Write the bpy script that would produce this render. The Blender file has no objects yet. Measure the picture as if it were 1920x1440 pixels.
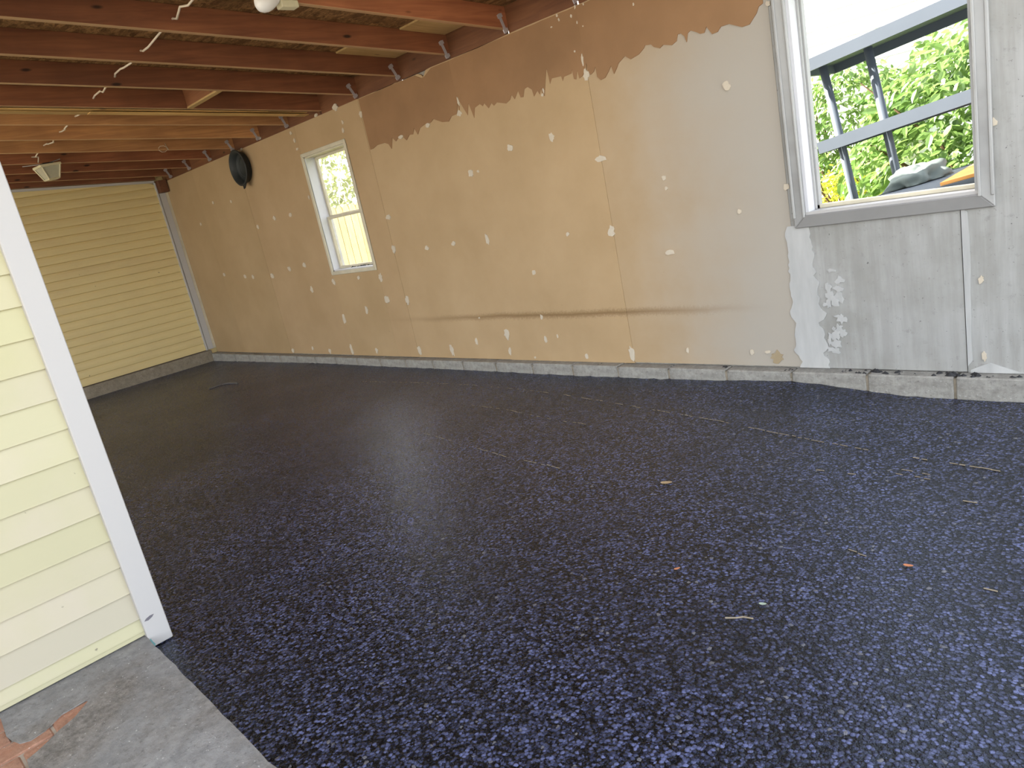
import bpy, bmesh, math, random
from mathutils import Vector, Matrix, noise as mnoise
random.seed(7)
sc = bpy.context.scene
C = sc.collection

# ---------------------------------------------------------------- camera, sky, sun, exposure
cam_d = bpy.data.cameras.new('camera')
cam = bpy.data.objects.new('camera', cam_d); C.objects.link(cam)
cam_d.sensor_width = 36.0; cam_d.lens = 36.0 * 1381.87 / 1920.0; cam_d.clip_start = 0.05; cam_d.clip_end = 200
R0 = Vector(((0.696346, 0.689511, -0.199192))); R1 = Vector(((-0.042652, 0.316805, 0.947531))); R2 = Vector(((-0.716438, 0.651314, -0.250015)))
M = Matrix(((R0.x, R1.x, -R2.x), (R0.y, R1.y, -R2.y), (R0.z, R1.z, -R2.z))).to_4x4()
M.translation = Vector(((3.044365, -3.926796, 1.295971)))
cam.matrix_world = M
sc.camera = cam
w = bpy.data.worlds.new('sky'); sc.world = w; w.use_nodes = True
nt = w.node_tree; bg = nt.nodes['Background']
sky = nt.nodes.new('ShaderNodeTexSky'); sky.sky_type = 'NISHITA'; sky.sun_disc = False
sky.sun_elevation = math.radians(37); sky.sun_rotation = math.radians(-80)
sky.air_density = 1.0; sky.dust_density = 2.0; sky.ozone_density = 1.5
hsv = nt.nodes.new('ShaderNodeHueSaturation'); hsv.inputs['Saturation'].default_value = 0.28
nt.links.new(sky.outputs[0], hsv.inputs['Color']); nt.links.new(hsv.outputs[0], bg.inputs['Color']); bg.inputs['Strength'].default_value = 0.30
sun_d = bpy.data.lights.new('sun', 'SUN'); sun_d.energy = 10.0; sun_d.angle = 0.01; sun_d.color = (1.0, 0.94, 0.84)
sun = bpy.data.objects.new('sun', sun_d); C.objects.link(sun)
sun.rotation_euler = Vector((-0.8, -0.34, 0.60)).to_track_quat('Z', 'Y').to_euler(); sun.location = (-8, 1, 12)
sc.view_settings.view_transform = 'Standard'; sc.view_settings.look = 'None'
sc.view_settings.exposure = 1.62; sc.view_settings.gamma = 1.0
sc.view_settings.use_curve_mapping = False

# ---------------------------------------------------------------- helpers
def tag(o, label=None, cat=None, group=None, kind=None):
    if label: o['label'] = label
    if cat: o['category'] = cat
    if group: o['group'] = group
    if kind: o['kind'] = kind
    return o

class MB:
    def __init__(s): s.v = []; s.f = []
    def add(s, vs, fs):
        b = len(s.v); s.v += [Vector(v) for v in vs]; s.f += [tuple(i + b for i in f) for f in fs]; return s
    def box(s, x0, x1, y0, y1, z0, z1):
        return s.add([(x0,y0,z0),(x1,y0,z0),(x1,y1,z0),(x0,y1,z0),(x0,y0,z1),(x1,y0,z1),(x1,y1,z1),(x0,y1,z1)],
                     [(0,3,2,1),(4,5,6,7),(0,1,5,4),(1,2,6,5),(2,3,7,6),(3,0,4,7)])
    def prism(s, pts, axis, a, b):
        """polygon pts (2-D) extruded along an axis: X takes (y,z), Y takes (x,z), Z takes (x,y)"""
        def mk(p, t): return {'X': (t, p[0], p[1]), 'Y': (p[0], t, p[1]), 'Z': (p[0], p[1], t)}[axis]
        n = len(pts)
        vs = [mk(p, a) for p in pts] + [mk(p, b) for p in pts]
        fs = [tuple(range(n)), tuple(range(2*n-1, n-1, -1))] + [(i, n+i, n+(i+1) % n, (i+1) % n) for i in range(n)]
        return s.add(vs, fs)
    def tube(s, path, r, n=8, cap=True):
        path = [Vector(p) for p in path]; rings = []; up = Vector((0.13, 0.31, 0.94))
        for i, p in enumerate(path):
            t = (path[min(i+1, len(path)-1)] - path[max(i-1, 0)]).normalized()
            a = t.cross(up).normalized(); b = t.cross(a).normalized()
            rr = r[i] if isinstance(r, (list, tuple)) else r
            rings.append([p + (a*math.cos(2*math.pi*k/n) + b*math.sin(2*math.pi*k/n))*rr for k in range(n)])
        fs = []
        for i in range(len(path)-1):
            for k in range(n): fs.append((i*n+k, i*n+(k+1) % n, (i+1)*n+(k+1) % n, (i+1)*n+k))
        if cap: fs += [tuple(range(n-1, -1, -1)), tuple((len(path)-1)*n+k for k in range(n))]
        return s.add([v for q in rings for v in q], fs)
    def lathe(s, prof, axis_p, axis_d, n=32):
        """prof: (radius, distance along the axis)"""
        d = Vector(axis_d).normalized(); p0 = Vector(axis_p)
        a = d.orthogonal().normalized(); b = d.cross(a)
        vs = []; m = len(prof)
        for r, h in prof:
            for k in range(n):
                t = 2*math.pi*k/n; vs.append(p0 + d*h + (a*math.cos(t) + b*math.sin(t))*max(r, 1e-4))
        fs = [(i*n+k, i*n+(k+1) % n, (i+1)*n+(k+1) % n, (i+1)*n+k) for i in range(m-1) for k in range(n)]
        return s.add(vs, fs)
    def xf(s, m, start=0):
        for i in range(start, len(s.v)): s.v[i] = m @ s.v[i]
        return s
    def build(s, name, mat, parent=None, origin=None, smooth=False, bevel=0.0, loc=None):
        o0 = Vector(origin) if origin is not None else (parent.location.copy() if parent else Vector((0,0,0)))
        if parent and parent.parent: o0 = Vector(origin) if origin is not None else parent.matrix_basis.translation + parent.parent.location
        me = bpy.data.meshes.new(name); me.from_pydata([v - o0 for v in s.v], [], s.f)
        bm = bmesh.new(); bm.from_mesh(me); bmesh.ops.recalc_face_normals(bm, faces=bm.faces); bm.to_mesh(me); bm.free()
        if smooth:
            for p in me.polygons: p.use_smooth = True
        me.materials.append(mat)
        o = bpy.data.objects.new(name, me); C.objects.link(o)
        if parent:
            o.parent = parent
        else:
            o.location = o0
        if bevel:
            md = o.modifiers.new('bevel', 'BEVEL'); md.width = bevel; md.segments = 1; md.limit_method = 'ANGLE'
        return o

def empty(name, loc, rot=(0,0,0)):
    o = bpy.data.objects.new(name, None); C.objects.link(o); o.location = loc; o.rotation_euler = rot
    o.empty_display_size = 0.1
    return o

def blob(cx, cz, wx, hz, y0, y1, n=11, rag=0.28, ang=0.0):
    pts = []
    ph = random.random()*6
    for k in range(n):
        t = 2*math.pi*k/n
        r = 1 + rag*(random.random()*2-1)
        x = math.cos(t)*wx*0.5*r; z = math.sin(t)*hz*0.5*r
        pts.append((cx + x*math.cos(ang) - z*math.sin(ang), cz + x*math.sin(ang) + z*math.cos(ang)))
    return MB().prism(pts, 'Y', y0, y1)

# ---------------------------------------------------------------- materials
class NB:
    def __init__(s, name):
        s.m = bpy.data.materials.new(name); s.m.use_nodes = True; s.t = s.m.node_tree
        s.b = s.t.nodes['Principled BSDF']; s.out = s.t.nodes['Material Output']
    def n(s, t, **k):
        x = s.t.nodes.new('ShaderNode' + t)
        for a, v in k.items(): setattr(x, a, v)
        return x
    def l(s, a, b): s.t.links.new(a, b)
    def put(s, sock, v):
        if hasattr(v, 'is_output') or isinstance(v, bpy.types.NodeSocket): s.l(v, sock)
        else: sock.default_value = v
    def coord(s, scale=(1,1,1), which='Object', rand=False):
        tc = s.n('TexCoord'); mp = s.n('Mapping'); mp.inputs['Scale'].default_value = scale
        s.l(tc.outputs[which], mp.inputs['Vector'])
        if rand:
            oi = s.n('ObjectInfo'); mu = s.n('Math', operation='MULTIPLY'); s.l(oi.outputs['Random'], mu.inputs[0]); mu.inputs[1].default_value = 37.0
            cb = s.n('CombineXYZ'); s.l(mu.outputs[0], cb.inputs[0]); s.l(mu.outputs[0], cb.inputs[1]); s.l(mu.outputs[0], cb.inputs[2])
            s.l(cb.outputs[0], mp.inputs['Location'])
        return mp.outputs[0]
    def noise(s, vec, scale, detail=4, rough=0.55, dist=0.0):
        x = s.n('TexNoise'); s.l(vec, x.inputs['Vector']); x.inputs['Scale'].default_value = scale
        x.inputs['Detail'].default_value = detail; x.inputs['Roughness'].default_value = rough; x.inputs['Distortion'].default_value = dist
        return x.outputs['Fac']
    def ramp(s, fac, stops):
        x = s.n('ValToRGB'); e = x.color_ramp.elements
        while len(e) < len(stops): e.new(0.5)
        for i, (p, c) in enumerate(stops):
            e[i].position = p; e[i].color = (c[0], c[1], c[2], 1) if isinstance(c, (tuple, list)) else (c, c, c, 1)
        s.l(fac, x.inputs[0]); return x.outputs['Color']
    def math(s, op, a, b=0.0, c=0.0, clamp=False):
        x = s.n('Math', operation=op, use_clamp=clamp)
        for i, v in enumerate((a, b, c)): s.put(x.inputs[i], v)
        return x.outputs[0]
    def mix(s, fac, a, b, blend='MIX'):
        x = s.n('Mix', data_type='RGBA', blend_type=blend)
        s.put(x.inputs[0], fac)
        for i, v in ((6, a), (7, b)):
            if isinstance(v, (tuple, list)): v = (v[0], v[1], v[2], 1)
            s.put(x.inputs[i], v)
        return x.outputs[2]
    def bump(s, h, strength=0.3, dist=0.01):
        x = s.n('Bump'); x.inputs['Strength'].default_value = strength; x.inputs['Distance'].default_value = dist
        s.l(h, x.inputs['Height']); s.l(x.outputs[0], s.b.inputs['Normal'])
    def fin(s, color, rough=0.6, spec=0.5, metal=0.0):
        if isinstance(color, (tuple, list)): color = (color[0], color[1], color[2], 1)
        s.put(s.b.inputs['Base Color'], color); s.put(s.b.inputs['Roughness'], rough)
        s.b.inputs['Specular IOR Level'].default_value = spec; s.b.inputs['Metallic'].default_value = metal
        return s.m

def simple(name, col, rough=0.6, spec=0.4, metal=0.0, var=0.12, scale=6.0, bump=0.0, stretch=(1,1,1)):
    b = NB(name); v = b.coord(stretch, rand=True); f = b.noise(v, scale)
    c = b.mix(b.ramp(f, [(0.3, 0.0), (0.7, 1.0)]), [x*(1-var) for x in col], [min(1, x*(1+var)) for x in col])
    if bump: b.bump(b.noise(v, scale*6), bump, 0.004)
    return b.fin(c, rough, spec, metal)

def m_asphalt():
    b = NB('asphalt'); v = b.coord()
    wv = b.n('TexNoise'); b.l(v, wv.inputs['Vector']); wv.inputs['Scale'].default_value = 60.0
    va = b.n('VectorMath', operation='MULTIPLY_ADD'); b.l(wv.outputs['Color'], va.inputs[0]); va.inputs[1].default_value = (0.006, 0.006, 0.006); b.l(v, va.inputs[2])
    vo = b.n('TexVoronoi', feature='F1'); b.l(va.outputs[0], vo.inputs['Vector']); vo.inputs['Scale'].default_value = 92.0
    vo2 = b.n('TexVoronoi', feature='F1'); b.l(va.outputs[0], vo2.inputs['Vector']); vo2.inputs['Scale'].default_value = 210.0
    big = b.noise(v, 1.1, 5, 0.6); mid = b.noise(v, 14.0, 4, 0.6)
    sep = b.n('SeparateColor'); b.l(vo.outputs['Color'], sep.inputs[0])
    sep2 = b.n('SeparateColor'); b.l(vo2.outputs['Color'], sep2.inputs[0])
    def dome(d, k):
        q = b.math('MULTIPLY', d, k); return b.math('SQRT', b.math('SUBTRACT', 1.0, b.math('MULTIPLY', q, q), clamp=True))
    h = b.math('MULTIPLY', dome(vo.outputs['Distance'], 1.35), b.math('ADD', 0.45, sep.outputs[0]))
    h = b.math('ADD', h, b.math('MULTIPLY', b.math('MULTIPLY', dome(vo2.outputs['Distance'], 1.35), sep2.outputs[0]), 0.5))
    h = b.math('ADD', h, b.math('MULTIPLY', mid, 1.2))
    top_ = b.ramp(b.math('ADD', b.math('MULTIPLY', dome(vo.outputs['Distance'], 1.35), b.math('ADD', 0.35, b.math('MULTIPLY', sep.outputs[0], 0.65))), b.math('MULTIPLY', b.math('MULTIPLY', dome(vo2.outputs['Distance'], 1.35), sep2.outputs[0]), 0.35)), [(0.42, 0.0), (1.0, 1.0)])  # crevice shade between lit pebble tops painted in, over black binder
    col = b.mix(top_, (0.003, 0.003, 0.004), b.mix(sep.outputs[1], (0.024, 0.028, 0.054), (0.185, 0.215, 0.43)))  # reflected sky blue painted into the pebble tops
    col = b.mix(b.ramp(big, [(0.40, 0.0), (0.66, 0.5)]), col, (0.012, 0.0115, 0.012))
    col = b.mix(b.ramp(sep.outputs[2], [(0.990, 0.0), (0.994, 1.0)]), col, (0.15, 0.15, 0.17))
    rough = b.ramp(b.math('ADD', b.math('MULTIPLY', big, 0.6), b.math('MULTIPLY', sep2.outputs[1], 0.4)), [(0.25, 0.19), (0.75, 0.36)])
    b.bump(h, 1.0, 0.0016)
    b.b.inputs['Specular Tint'].default_value = (0.62, 0.76, 1.0, 1)
    return b.fin(col, rough, 0.5)

def m_drywall(name, c0, c1, streak=False):
    b = NB(name); v = b.coord(); oi = b.n('ObjectInfo')
    f = b.noise(v, 1.6, 5, 0.6)
    col = b.mix(b.ramp(f, [(0.3, 0.0), (0.7, 1.0)]), c0, c1)
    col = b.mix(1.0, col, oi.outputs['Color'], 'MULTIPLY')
    tc = b.n('TexCoord'); sx = b.n('SeparateXYZ'); b.l(tc.outputs['Object'], sx.inputs[0])
    X, Z = sx.outputs[0], sx.outputs[2]
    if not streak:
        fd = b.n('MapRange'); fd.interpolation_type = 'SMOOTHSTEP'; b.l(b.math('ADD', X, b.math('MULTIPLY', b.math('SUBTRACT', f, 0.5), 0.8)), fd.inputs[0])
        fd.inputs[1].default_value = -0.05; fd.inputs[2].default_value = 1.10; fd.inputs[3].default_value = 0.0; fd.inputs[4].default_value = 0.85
        col = b.mix(fd.outputs[0], col, (0.415, 0.39, 0.345))  # window haze and cool daylight painted in as a fade to grey
    # brown scuff line along the wall at bumper height
    wob = b.math('MULTIPLY', b.math('SUBTRACT', b.noise(v, 2.2, 2), 0.5), 0.03)
    dz = b.math('ABSOLUTE', b.math('SUBTRACT', b.math('SUBTRACT', Z, 0.358), wob))
    wdt = b.math('ADD', -0.020, b.math('MULTIPLY', b.noise(v, 70.0, 5, 0.75), 0.105))
    band = b.math('SUBTRACT', 1.0, b.math('DIVIDE', dz, wdt), clamp=True)
    rng = b.n('MapRange'); rng.interpolation_type = 'SMOOTHSTEP'
    b.l(X, rng.inputs[0]); rng.inputs[1].default_value = -3.0; rng.inputs[2].default_value = -0.9; rng.inputs[3].default_value = 0.0; rng.inputs[4].default_value = 1.0
    rn2 = b.n('MapRange'); rn2.interpolation_type = 'SMOOTHSTEP'
    b.l(X, rn2.inputs[0]); rn2.inputs[1].default_value = -0.15; rn2.inputs[2].default_value = 1.15; rn2.inputs[3].default_value = 1.0; rn2.inputs[4].default_value = 0.0
    amt = b.math('MULTIPLY', b.math('MULTIPLY', rng.outputs[0], rn2.outputs[0]), b.math('MULTIPLY', band, 0.80))
    col = b.mix(amt, col, (0.20, 0.115, 0.045))
    # small dark scrapes low on the boards
    vv = b.coord((5.0, 5.0, 16.0)); sp = b.noise(vv, 2.6, 3, 0.65)
    low = b.n('MapRange'); b.l(Z, low.inputs[0]); low.inputs[1].default_value = 0.15; low.inputs[2].default_value = 0.75; low.inputs[3].default_value = 1.0; low.inputs[4].default_value = 0.0
    col = b.mix(b.math('MULTIPLY', b.ramp(sp, [(0.72, 0.0), (0.78, 0.75)]), low.outputs[0]), col, (0.10, 0.06, 0.03))
    if streak:
        vs = b.coord((9.0, 9.0, 0.7)); s1 = b.noise(vs, 2.0, 5, 0.65)
        col = b.mix(b.ramp(s1, [(0.42, 0.0), (0.66, 0.55)]), col, (0.50, 0.50, 0.485))
        g = b.noise(v, 22.0, 5, 0.7); col = b.mix(b.ramp(g, [(0.58, 0.0), (0.72, 0.38)]), col, (0.15, 0.15, 0.14))
        bl = b.noise(v, 2.3, 5, 0.6); col = b.mix(b.ramp(bl, [(0.45, 0.0), (0.65, 0.5)]), col, (0.25, 0.245, 0.215))
        g2 = b.noise(v, 60.0, 3, 0.6); col = b.mix(b.ramp(g2, [(0.66, 0.0), (0.72, 0.8)]), col, (0.08, 0.08, 0.075))
    b.bump(b.noise(v, 60.0, 3), 0.08, 0.003)
    return b.fin(col, 0.75, 0.25)

def m_wood(name, dark, lite, axis='Y', rough=0.6, edge=None):
    st = {'Y': (14, 0.9, 14), 'X': (0.9, 14, 14), 'Z': (14, 14, 0.9)}[axis]
    b = NB(name); v = b.coord(st, rand=True); oi = b.n('ObjectInfo')
    f = b.noise(v, 2.0, 6, 0.6, 0.8)
    col = b.mix(b.ramp(f, [(0.28, 0.0), (0.72, 1.0)]), dark, lite)
    v2 = b.coord((1, 1, 1), rand=True); g = b.noise(v2, 1.7, 3)
    col = b.mix(b.ramp(g, [(0.35, 0.0), (0.7, 0.55)]), col, [x*0.5 for x in dark])
    st2 = {'Y': (9, 3.0, 9), 'X': (3.0, 9, 9), 'Z': (9, 9, 3.0)}[axis]
    k = b.n('TexVoronoi', feature='F1'); b.l(b.coord(st2, rand=True), k.inputs['Vector']); k.inputs['Scale'].default_value = 0.8
    col = b.mix(b.ramp(k.outputs['Distance'], [(0.05, 0.9), (0.10, 0.0)]), col, (0.03, 0.012, 0.006))
    col = b.mix(1.0, col, oi.outputs['Color'], 'MULTIPLY')
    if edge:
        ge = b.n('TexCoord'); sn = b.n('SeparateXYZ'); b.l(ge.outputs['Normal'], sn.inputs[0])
        col = b.mix(b.math('MULTIPLY', b.math('LESS_THAN', sn.outputs[2], -0.7), b.math('ADD', 0.45, b.math('MULTIPLY', g, 0.4))), col, edge)  # floor bounce light painted into the downward faces
    b.bump(f, 0.15, 0.004)
    return b.fin(col, rough, 0.35)

def m_osb():
    b = NB('osb_flakes'); v = b.coord((1.0, 1.0, 1.0), rand=True)
    vo = b.n('TexVoronoi', feature='F1'); mp = b.coord((9, 24, 9), rand=True); b.l(mp, vo.inputs['Vector']); vo.inputs['Scale'].default_value = 1.2
    f = b.noise(mp, 2.0, 4, 0.6, 1.5)
    sep = b.n('SeparateColor'); b.l(vo.outputs['Color'], sep.inputs[0])
    col = b.mix(sep.outputs[0], (0.18, 0.09, 0.035), (0.44, 0.25, 0.10))
    col = b.mix(b.ramp(f, [(0.35, 0.7), (0.6, 0.0)]), col, (0.06, 0.028, 0.010))
    return b.fin(col, 0.7, 0.2)

def m_siding(name, col, dirt=(0.35, 0.30, 0.22), amt=0.35):
    b = NB(name); oi = b.n('ObjectInfo'); v = b.coord(rand=True); f = b.noise(v, 1.3, 5, 0.6)
    c = b.mix(b.ramp(f, [(0.48, 0.0), (0.75, amt)]), col, dirt)
    vg = b.coord((40, 2.0, 40), rand=True); g = b.noise(vg, 2.0, 4)
    b.bump(g, 0.10, 0.003)
    c = b.mix(1.0, c, oi.outputs['Color'], 'MULTIPLY')
    sp = b.noise(v, 26.0, 2); c = b.mix(b.ramp(sp, [(0.76, 0.0), (0.79, 0.7)]), c, (0.12, 0.10, 0.08))
    return b.fin(c, 0.5, 0.35)

def m_concrete(name, c0, c1, pit=0.5, scale=5.0, grime=None):
    b = NB(name); v = b.coord(); f = b.noise(v, scale, 7, 0.7)
    col = b.mix(b.ramp(f, [(0.3, 0.0), (0.7, 1.0)]), c0, c1)
    gr = b.noise(v, 18.0, 6, 0.75)
    col = b.mix(b.ramp(gr, [(0.40, 0.0), (0.62, 0.55)]), col, [x*0.62 for x in c0])
    if grime:
        gg = b.noise(v, 1.6, 4, 0.65); m = b.ramp(gg, [(0.46, 0.0), (0.60, 0.75)])
        g2 = b.noise(v, 30.0, 6, 0.8)
        col = b.mix(m, col, b.mix(b.ramp(g2, [(0.35, 0.0), (0.65, 1.0)]), grime[0], grime[1]))
    p = b.noise(v, 55.0, 6, 0.75); col = b.mix(b.ramp(p, [(0.56, 0.0), (0.70, pit)]), col, (0.07, 0.065, 0.06))
    q = b.noise(v, 95.0, 2, 0.5); col = b.mix(b.ramp(q, [(0.70, 0.0), (0.74, 0.7)]), col, (0.62, 0.61, 0.60))
    b.bump(b.math('ADD', p, b.math('MULTIPLY', f, 2.0)), 0.6, 0.010)
    return b.fin(col, 0.85, 0.2)

def m_leaf(name, c0, c1):
    b = NB(name); v = b.coord(); f = b.noise(v, 3.0, 3)
    col = b.mix(b.ramp(f, [(0.3, 0.0), (0.7, 1.0)]), c0, c1)
    b.fin(col, 0.32, 0.7)
    tr = b.n('BsdfTranslucent'); b.l(col, tr.inputs['Color'])
    mx = b.n('MixShader'); mx.inputs[0].default_value = 0.45
    b.l(b.b.outputs[0], mx.inputs[1]); b.l(tr.outputs[0], mx.inputs[2]); b.l(mx.outputs[0], b.out.inputs[0])
    return b.m

def m_glass():
    b = NB('window_glass'); tr = b.n('BsdfTransparent'); gl = b.n('BsdfGlossy'); gl.inputs['Roughness'].default_value = 0.03
    
    v = b.coord(); d = b.n('BsdfDiffuse'); d.inputs['Color'].default_value = (0.8, 0.78, 0.7, 1)
    m0 = b.n('MixShader'); b.l(b.ramp(b.noise(v, 14.0, 4), [(0.4, 0.04), (0.75, 0.16)]), m0.inputs[0]); b.l(tr.outputs[0], m0.inputs[1]); b.l(d.outputs[0], m0.inputs[2])
    mx = b.n('MixShader'); mx.inputs[0].default_value = 0.06; b.l(m0.outputs[0], mx.inputs[1]); b.l(gl.outputs[0], mx.inputs[2])
    b.l(mx.outputs[0], b.out.inputs[0]); return b.m

ASPHALT = m_asphalt()
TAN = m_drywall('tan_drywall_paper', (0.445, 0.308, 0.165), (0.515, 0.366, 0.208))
GREY = m_drywall('grey_skimmed_drywall', (0.325, 0.32, 0.30), (0.39, 0.385, 0.365), True)
TORN = simple('bare_brown_gypsum_paper', (0.31, 0.178, 0.090), 0.85, 0.2, var=0.10, scale=3.0)
COMPOUND = simple('joint_compound', (0.61, 0.535, 0.42), 0.85, 0.2, var=0.06, scale=20)
SKIM = simple('white_skim_band', (0.48, 0.48, 0.465), 0.85, 0.2, var=0.12, scale=14, stretch=(1, 1, 0.2))
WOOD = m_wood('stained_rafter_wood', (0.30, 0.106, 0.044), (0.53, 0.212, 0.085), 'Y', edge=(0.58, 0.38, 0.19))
WOODX = m_wood('stained_blocking_wood', (0.28, 0.105, 0.045), (0.48, 0.205, 0.085), 'X')
PALE = m_wood('pale_lath_wood', (0.50, 0.32, 0.12), (0.66, 0.46, 0.20), 'Y')
OSB = m_osb()
YELLOW_NEAR = m_siding('pale_yellow_clapboard', (0.49, 0.46, 0.295), (0.56, 0.48, 0.42), 0.5)
YELLOW_FAR = m_siding('yellow_lap_siding', (0.72, 0.58, 0.285), (0.55, 0.42, 0.24), 0.35)
TRIM = m_siding('white_painted_trim', (0.485, 0.47, 0.455), (0.50, 0.48, 0.45), 0.35)
OLDPAINT = m_siding('worn_grey_white_paint', (0.42, 0.42, 0.405), (0.20, 0.195, 0.185), 0.8)
SILLWOOD = m_siding('weathered_grey_sill', (0.25, 0.245, 0.235), (0.15, 0.145, 0.14), 0.6)
WHITE = simple('white_jamb_paint', (0.64, 0.64, 0.66), 0.5, 0.35, var=0.04)
BEIGE = simple('beige_window_paint', (0.60, 0.55, 0.42), 0.55, 0.3)
BLOCK = m_concrete('concrete_block', (0.31, 0.295, 0.26), (0.46, 0.445, 0.405), 0.5, 6.0)
CONC = m_concrete('rough_concrete', (0.26, 0.257, 0.256), (0.37, 0.365, 0.362), 0.55, 3.0, grime=((0.10, 0.085, 0.07), (0.34, 0.31, 0.28)))
FARCONC = m_concrete('far_curb_concrete', (0.26, 0.22, 0.16), (0.36, 0.31, 0.24), 0.3, 4.0)
BRICK = m_concrete('clay_paver', (0.40, 0.19, 0.12), (0.52, 0.32, 0.23), 0.5, 12.0)
CRUMBM = simple('loose_asphalt', (0.02, 0.02, 0.022), 0.6, 0.5)
GLASS = m_glass()
TIE = simple('galvanised_strap', (0.55, 0.53, 0.55), 0.45, 0.5, 0.5)
CABLE = simple('white_cable_jacket', (0.72, 0.62, 0.48), 0.5, 0.4)
DISH = simple('black_green_plastic', (0.028, 0.032, 0.031), 0.55, 0.4)
BULB = simple('white_bulb_plastic', (0.86, 0.84, 0.80), 0.35, 0.5, var=0.02)
LAMPC = simple('cream_lamp_metal', (0.66, 0.60, 0.40), 0.45, 0.4)
FROST = simple('frosted_lamp_glass', (0.42, 0.40, 0.30), 0.25, 0.5)
STRAW = simple('dry_straw', (0.30, 0.25, 0.18), 0.8, 0.2)
GREYMET = simple('grey_coated_metal', (0.10, 0.12, 0.15), 0.6, 0.35, var=0.03)
CLOTHM = simple('grey_green_cloth', (0.20, 0.235, 0.225), 0.9, 0.1)
ORANGE = simple('orange_board_paint', (0.75, 0.36, 0.10), 0.6, 0.3)
NEIGH = simple('white_vinyl', (0.86, 0.86, 0.86), 0.5, 0.3, var=0.02)
ROOFM = simple('grey_shingle', (0.16, 0.15, 0.15), 0.9, 0.1)
FENCEM = m_wood('pale_fence_wood', (0.44, 0.36, 0.15), (0.62, 0.54, 0.28), 'Z')
LEAF = m_leaf('green_leaf', (0.10, 0.19, 0.045), (0.25, 0.37, 0.11))
LEAFY = m_leaf('yellow_green_leaf', (0.36, 0.42, 0.03), (0.55, 0.55, 0.06))
LEAFP = m_leaf('pale_green_leaf', (0.28, 0.32, 0.12), (0.48, 0.50, 0.26))
BARK = simple('bark', (0.14, 0.09, 0.055), 0.9, 0.1)
LAWN = m_leaf('lawn_grass', (0.20, 0.30, 0.04), (0.36, 0.42, 0.08))

# ---------------------------------------------------------------- data measured on the wall and floor (metres)
PATCH = [(0.919,1.597,0.062,0.054),(1.198,1.927,0.038,0.034),(-0.003,1.371,0.109,0.051),(-0.779,1.579,0.083,0.056),(-0.379,1.576,0.065,0.066),(-1.234,1.473,0.076,0.06),(-1.154,1.476,0.034,0.022),(0.442,1.181,0.037,0.037),(0.449,1.117,0.03,0.025),(-0.014,0.904,0.069,0.089),(-0.392,0.925,0.043,0.036),(0.908,0.919,0.032,0.036),(0.41,0.73,0.085,0.04),(-1.208,0.973,0.047,0.104),(-0.786,0.685,0.049,0.047),(-1.613,0.974,0.072,0.046),(-1.966,0.971,0.071,0.053),(-2.399,1.282,0.1,0.053),(-2.433,1.003,0.063,0.101),(-0.007,1.882,0.057,0.078),(-1.225,1.91,0.069,0.057),(-1.608,1.9,0.075,0.045),(-1.975,1.881,0.096,0.039),(2.148,1.156,0.048,0.045),(1.193,1.017,0.041,0.044),(2.079,0.455,0.03,0.051),(2.08,0.083,0.027,0.059),(-0.009,0.066,0.063,0.13),(-0.946,0.022,0.029,0.026),(-3.108,0.468,0.065,0.095),(-2.721,0.553,0.085,0.08),(-2.416,0.541,0.064,0.107),(-3.556,0.386,0.071,0.122),(-3.567,0.063,0.061,0.127),(-4.012,0.041,0.056,0.072),(-3.112,0.056,0.056,0.066),(-2.415,0.063,0.065,0.123),(-1.943,0.073,0.059,0.127),(-1.594,0.151,0.04,0.074),(-1.209,0.213,0.074,0.114),(-1.213,0.071,0.037,0.081),(-1.497,0.351,0.026,0.018),(-0.794,0.344,0.033,0.045),(-0.795,0.169,0.039,0.067),(-0.668,0.194,0.016,0.033),(-0.419,0.04,0.045,0.049),(0.434,0.093,0.024,0.043),(0.878,0.088,0.034,0.04),(-5.293,1.803,0.053,0.044),(-4.41,1.511,0.08,0.053),(-4.061,1.502,0.075,0.051),(-4.83,1.466,0.061,0.055),(-3.613,1.62,0.039,0.048),(-6.05,1.006,0.076,0.051),(-5.496,0.95,0.084,0.056),(-5.294,0.931,0.067,0.061),(-4.82,0.914,0.087,0.076),(-4.393,0.963,0.081,0.062),(-4.057,0.979,0.076,0.065),(-3.571,0.774,0.07,0.085),(-3.105,0.784,0.064,0.046),(-2.743,0.767,0.076,0.098),(-4.042,0.716,0.066,0.084),(-2.736,0.559,0.077,0.08),(-4.832,0.038,0.077,0.058),(-4.363,0.068,0.047,0.05),(-2.791,2.292,0.105,0.073),(-3.124,2.295,0.078,0.038),(-2.734,2.154,0.032,0.049),(-2.758,2.086,0.04,0.058),(-2.441,2.16,0.06,0.064),(-3.631,2.238,0.048,0.045),(-3.602,2.158,0.048,0.05),(-3.592,2.081,0.067,0.027),(-4.249,2.306,0.065,0.038),(-4.708,2.277,0.059,0.035),(-0.017,1.973,0.025,0.077),(-1.21,1.99,0.028,0.077),(-0.158,2.271,0.021,0.029),(-0.147,2.243,0.017,0.023),(-0.216,2.219,0.021,0.012),(-0.047,2.235,0.02,0.026),(-0.007,2.275,0.016,0.031),(-0.011,2.188,0.016,0.023),(0.029,2.155,0.016,0.011),(0.41,2.163,0.014,0.019),(-0.064,2.035,0.017,0.015),(0.059,2.27,0.016,0.017),(0.976,0.089,0.047,0.02),(-0.376,1.872,0.018,0.044),(-0.392,1.849,0.037,0.026),(-5.765,1.853,0.057,0.046),(-6.283,1.659,0.062,0.049)]
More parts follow.
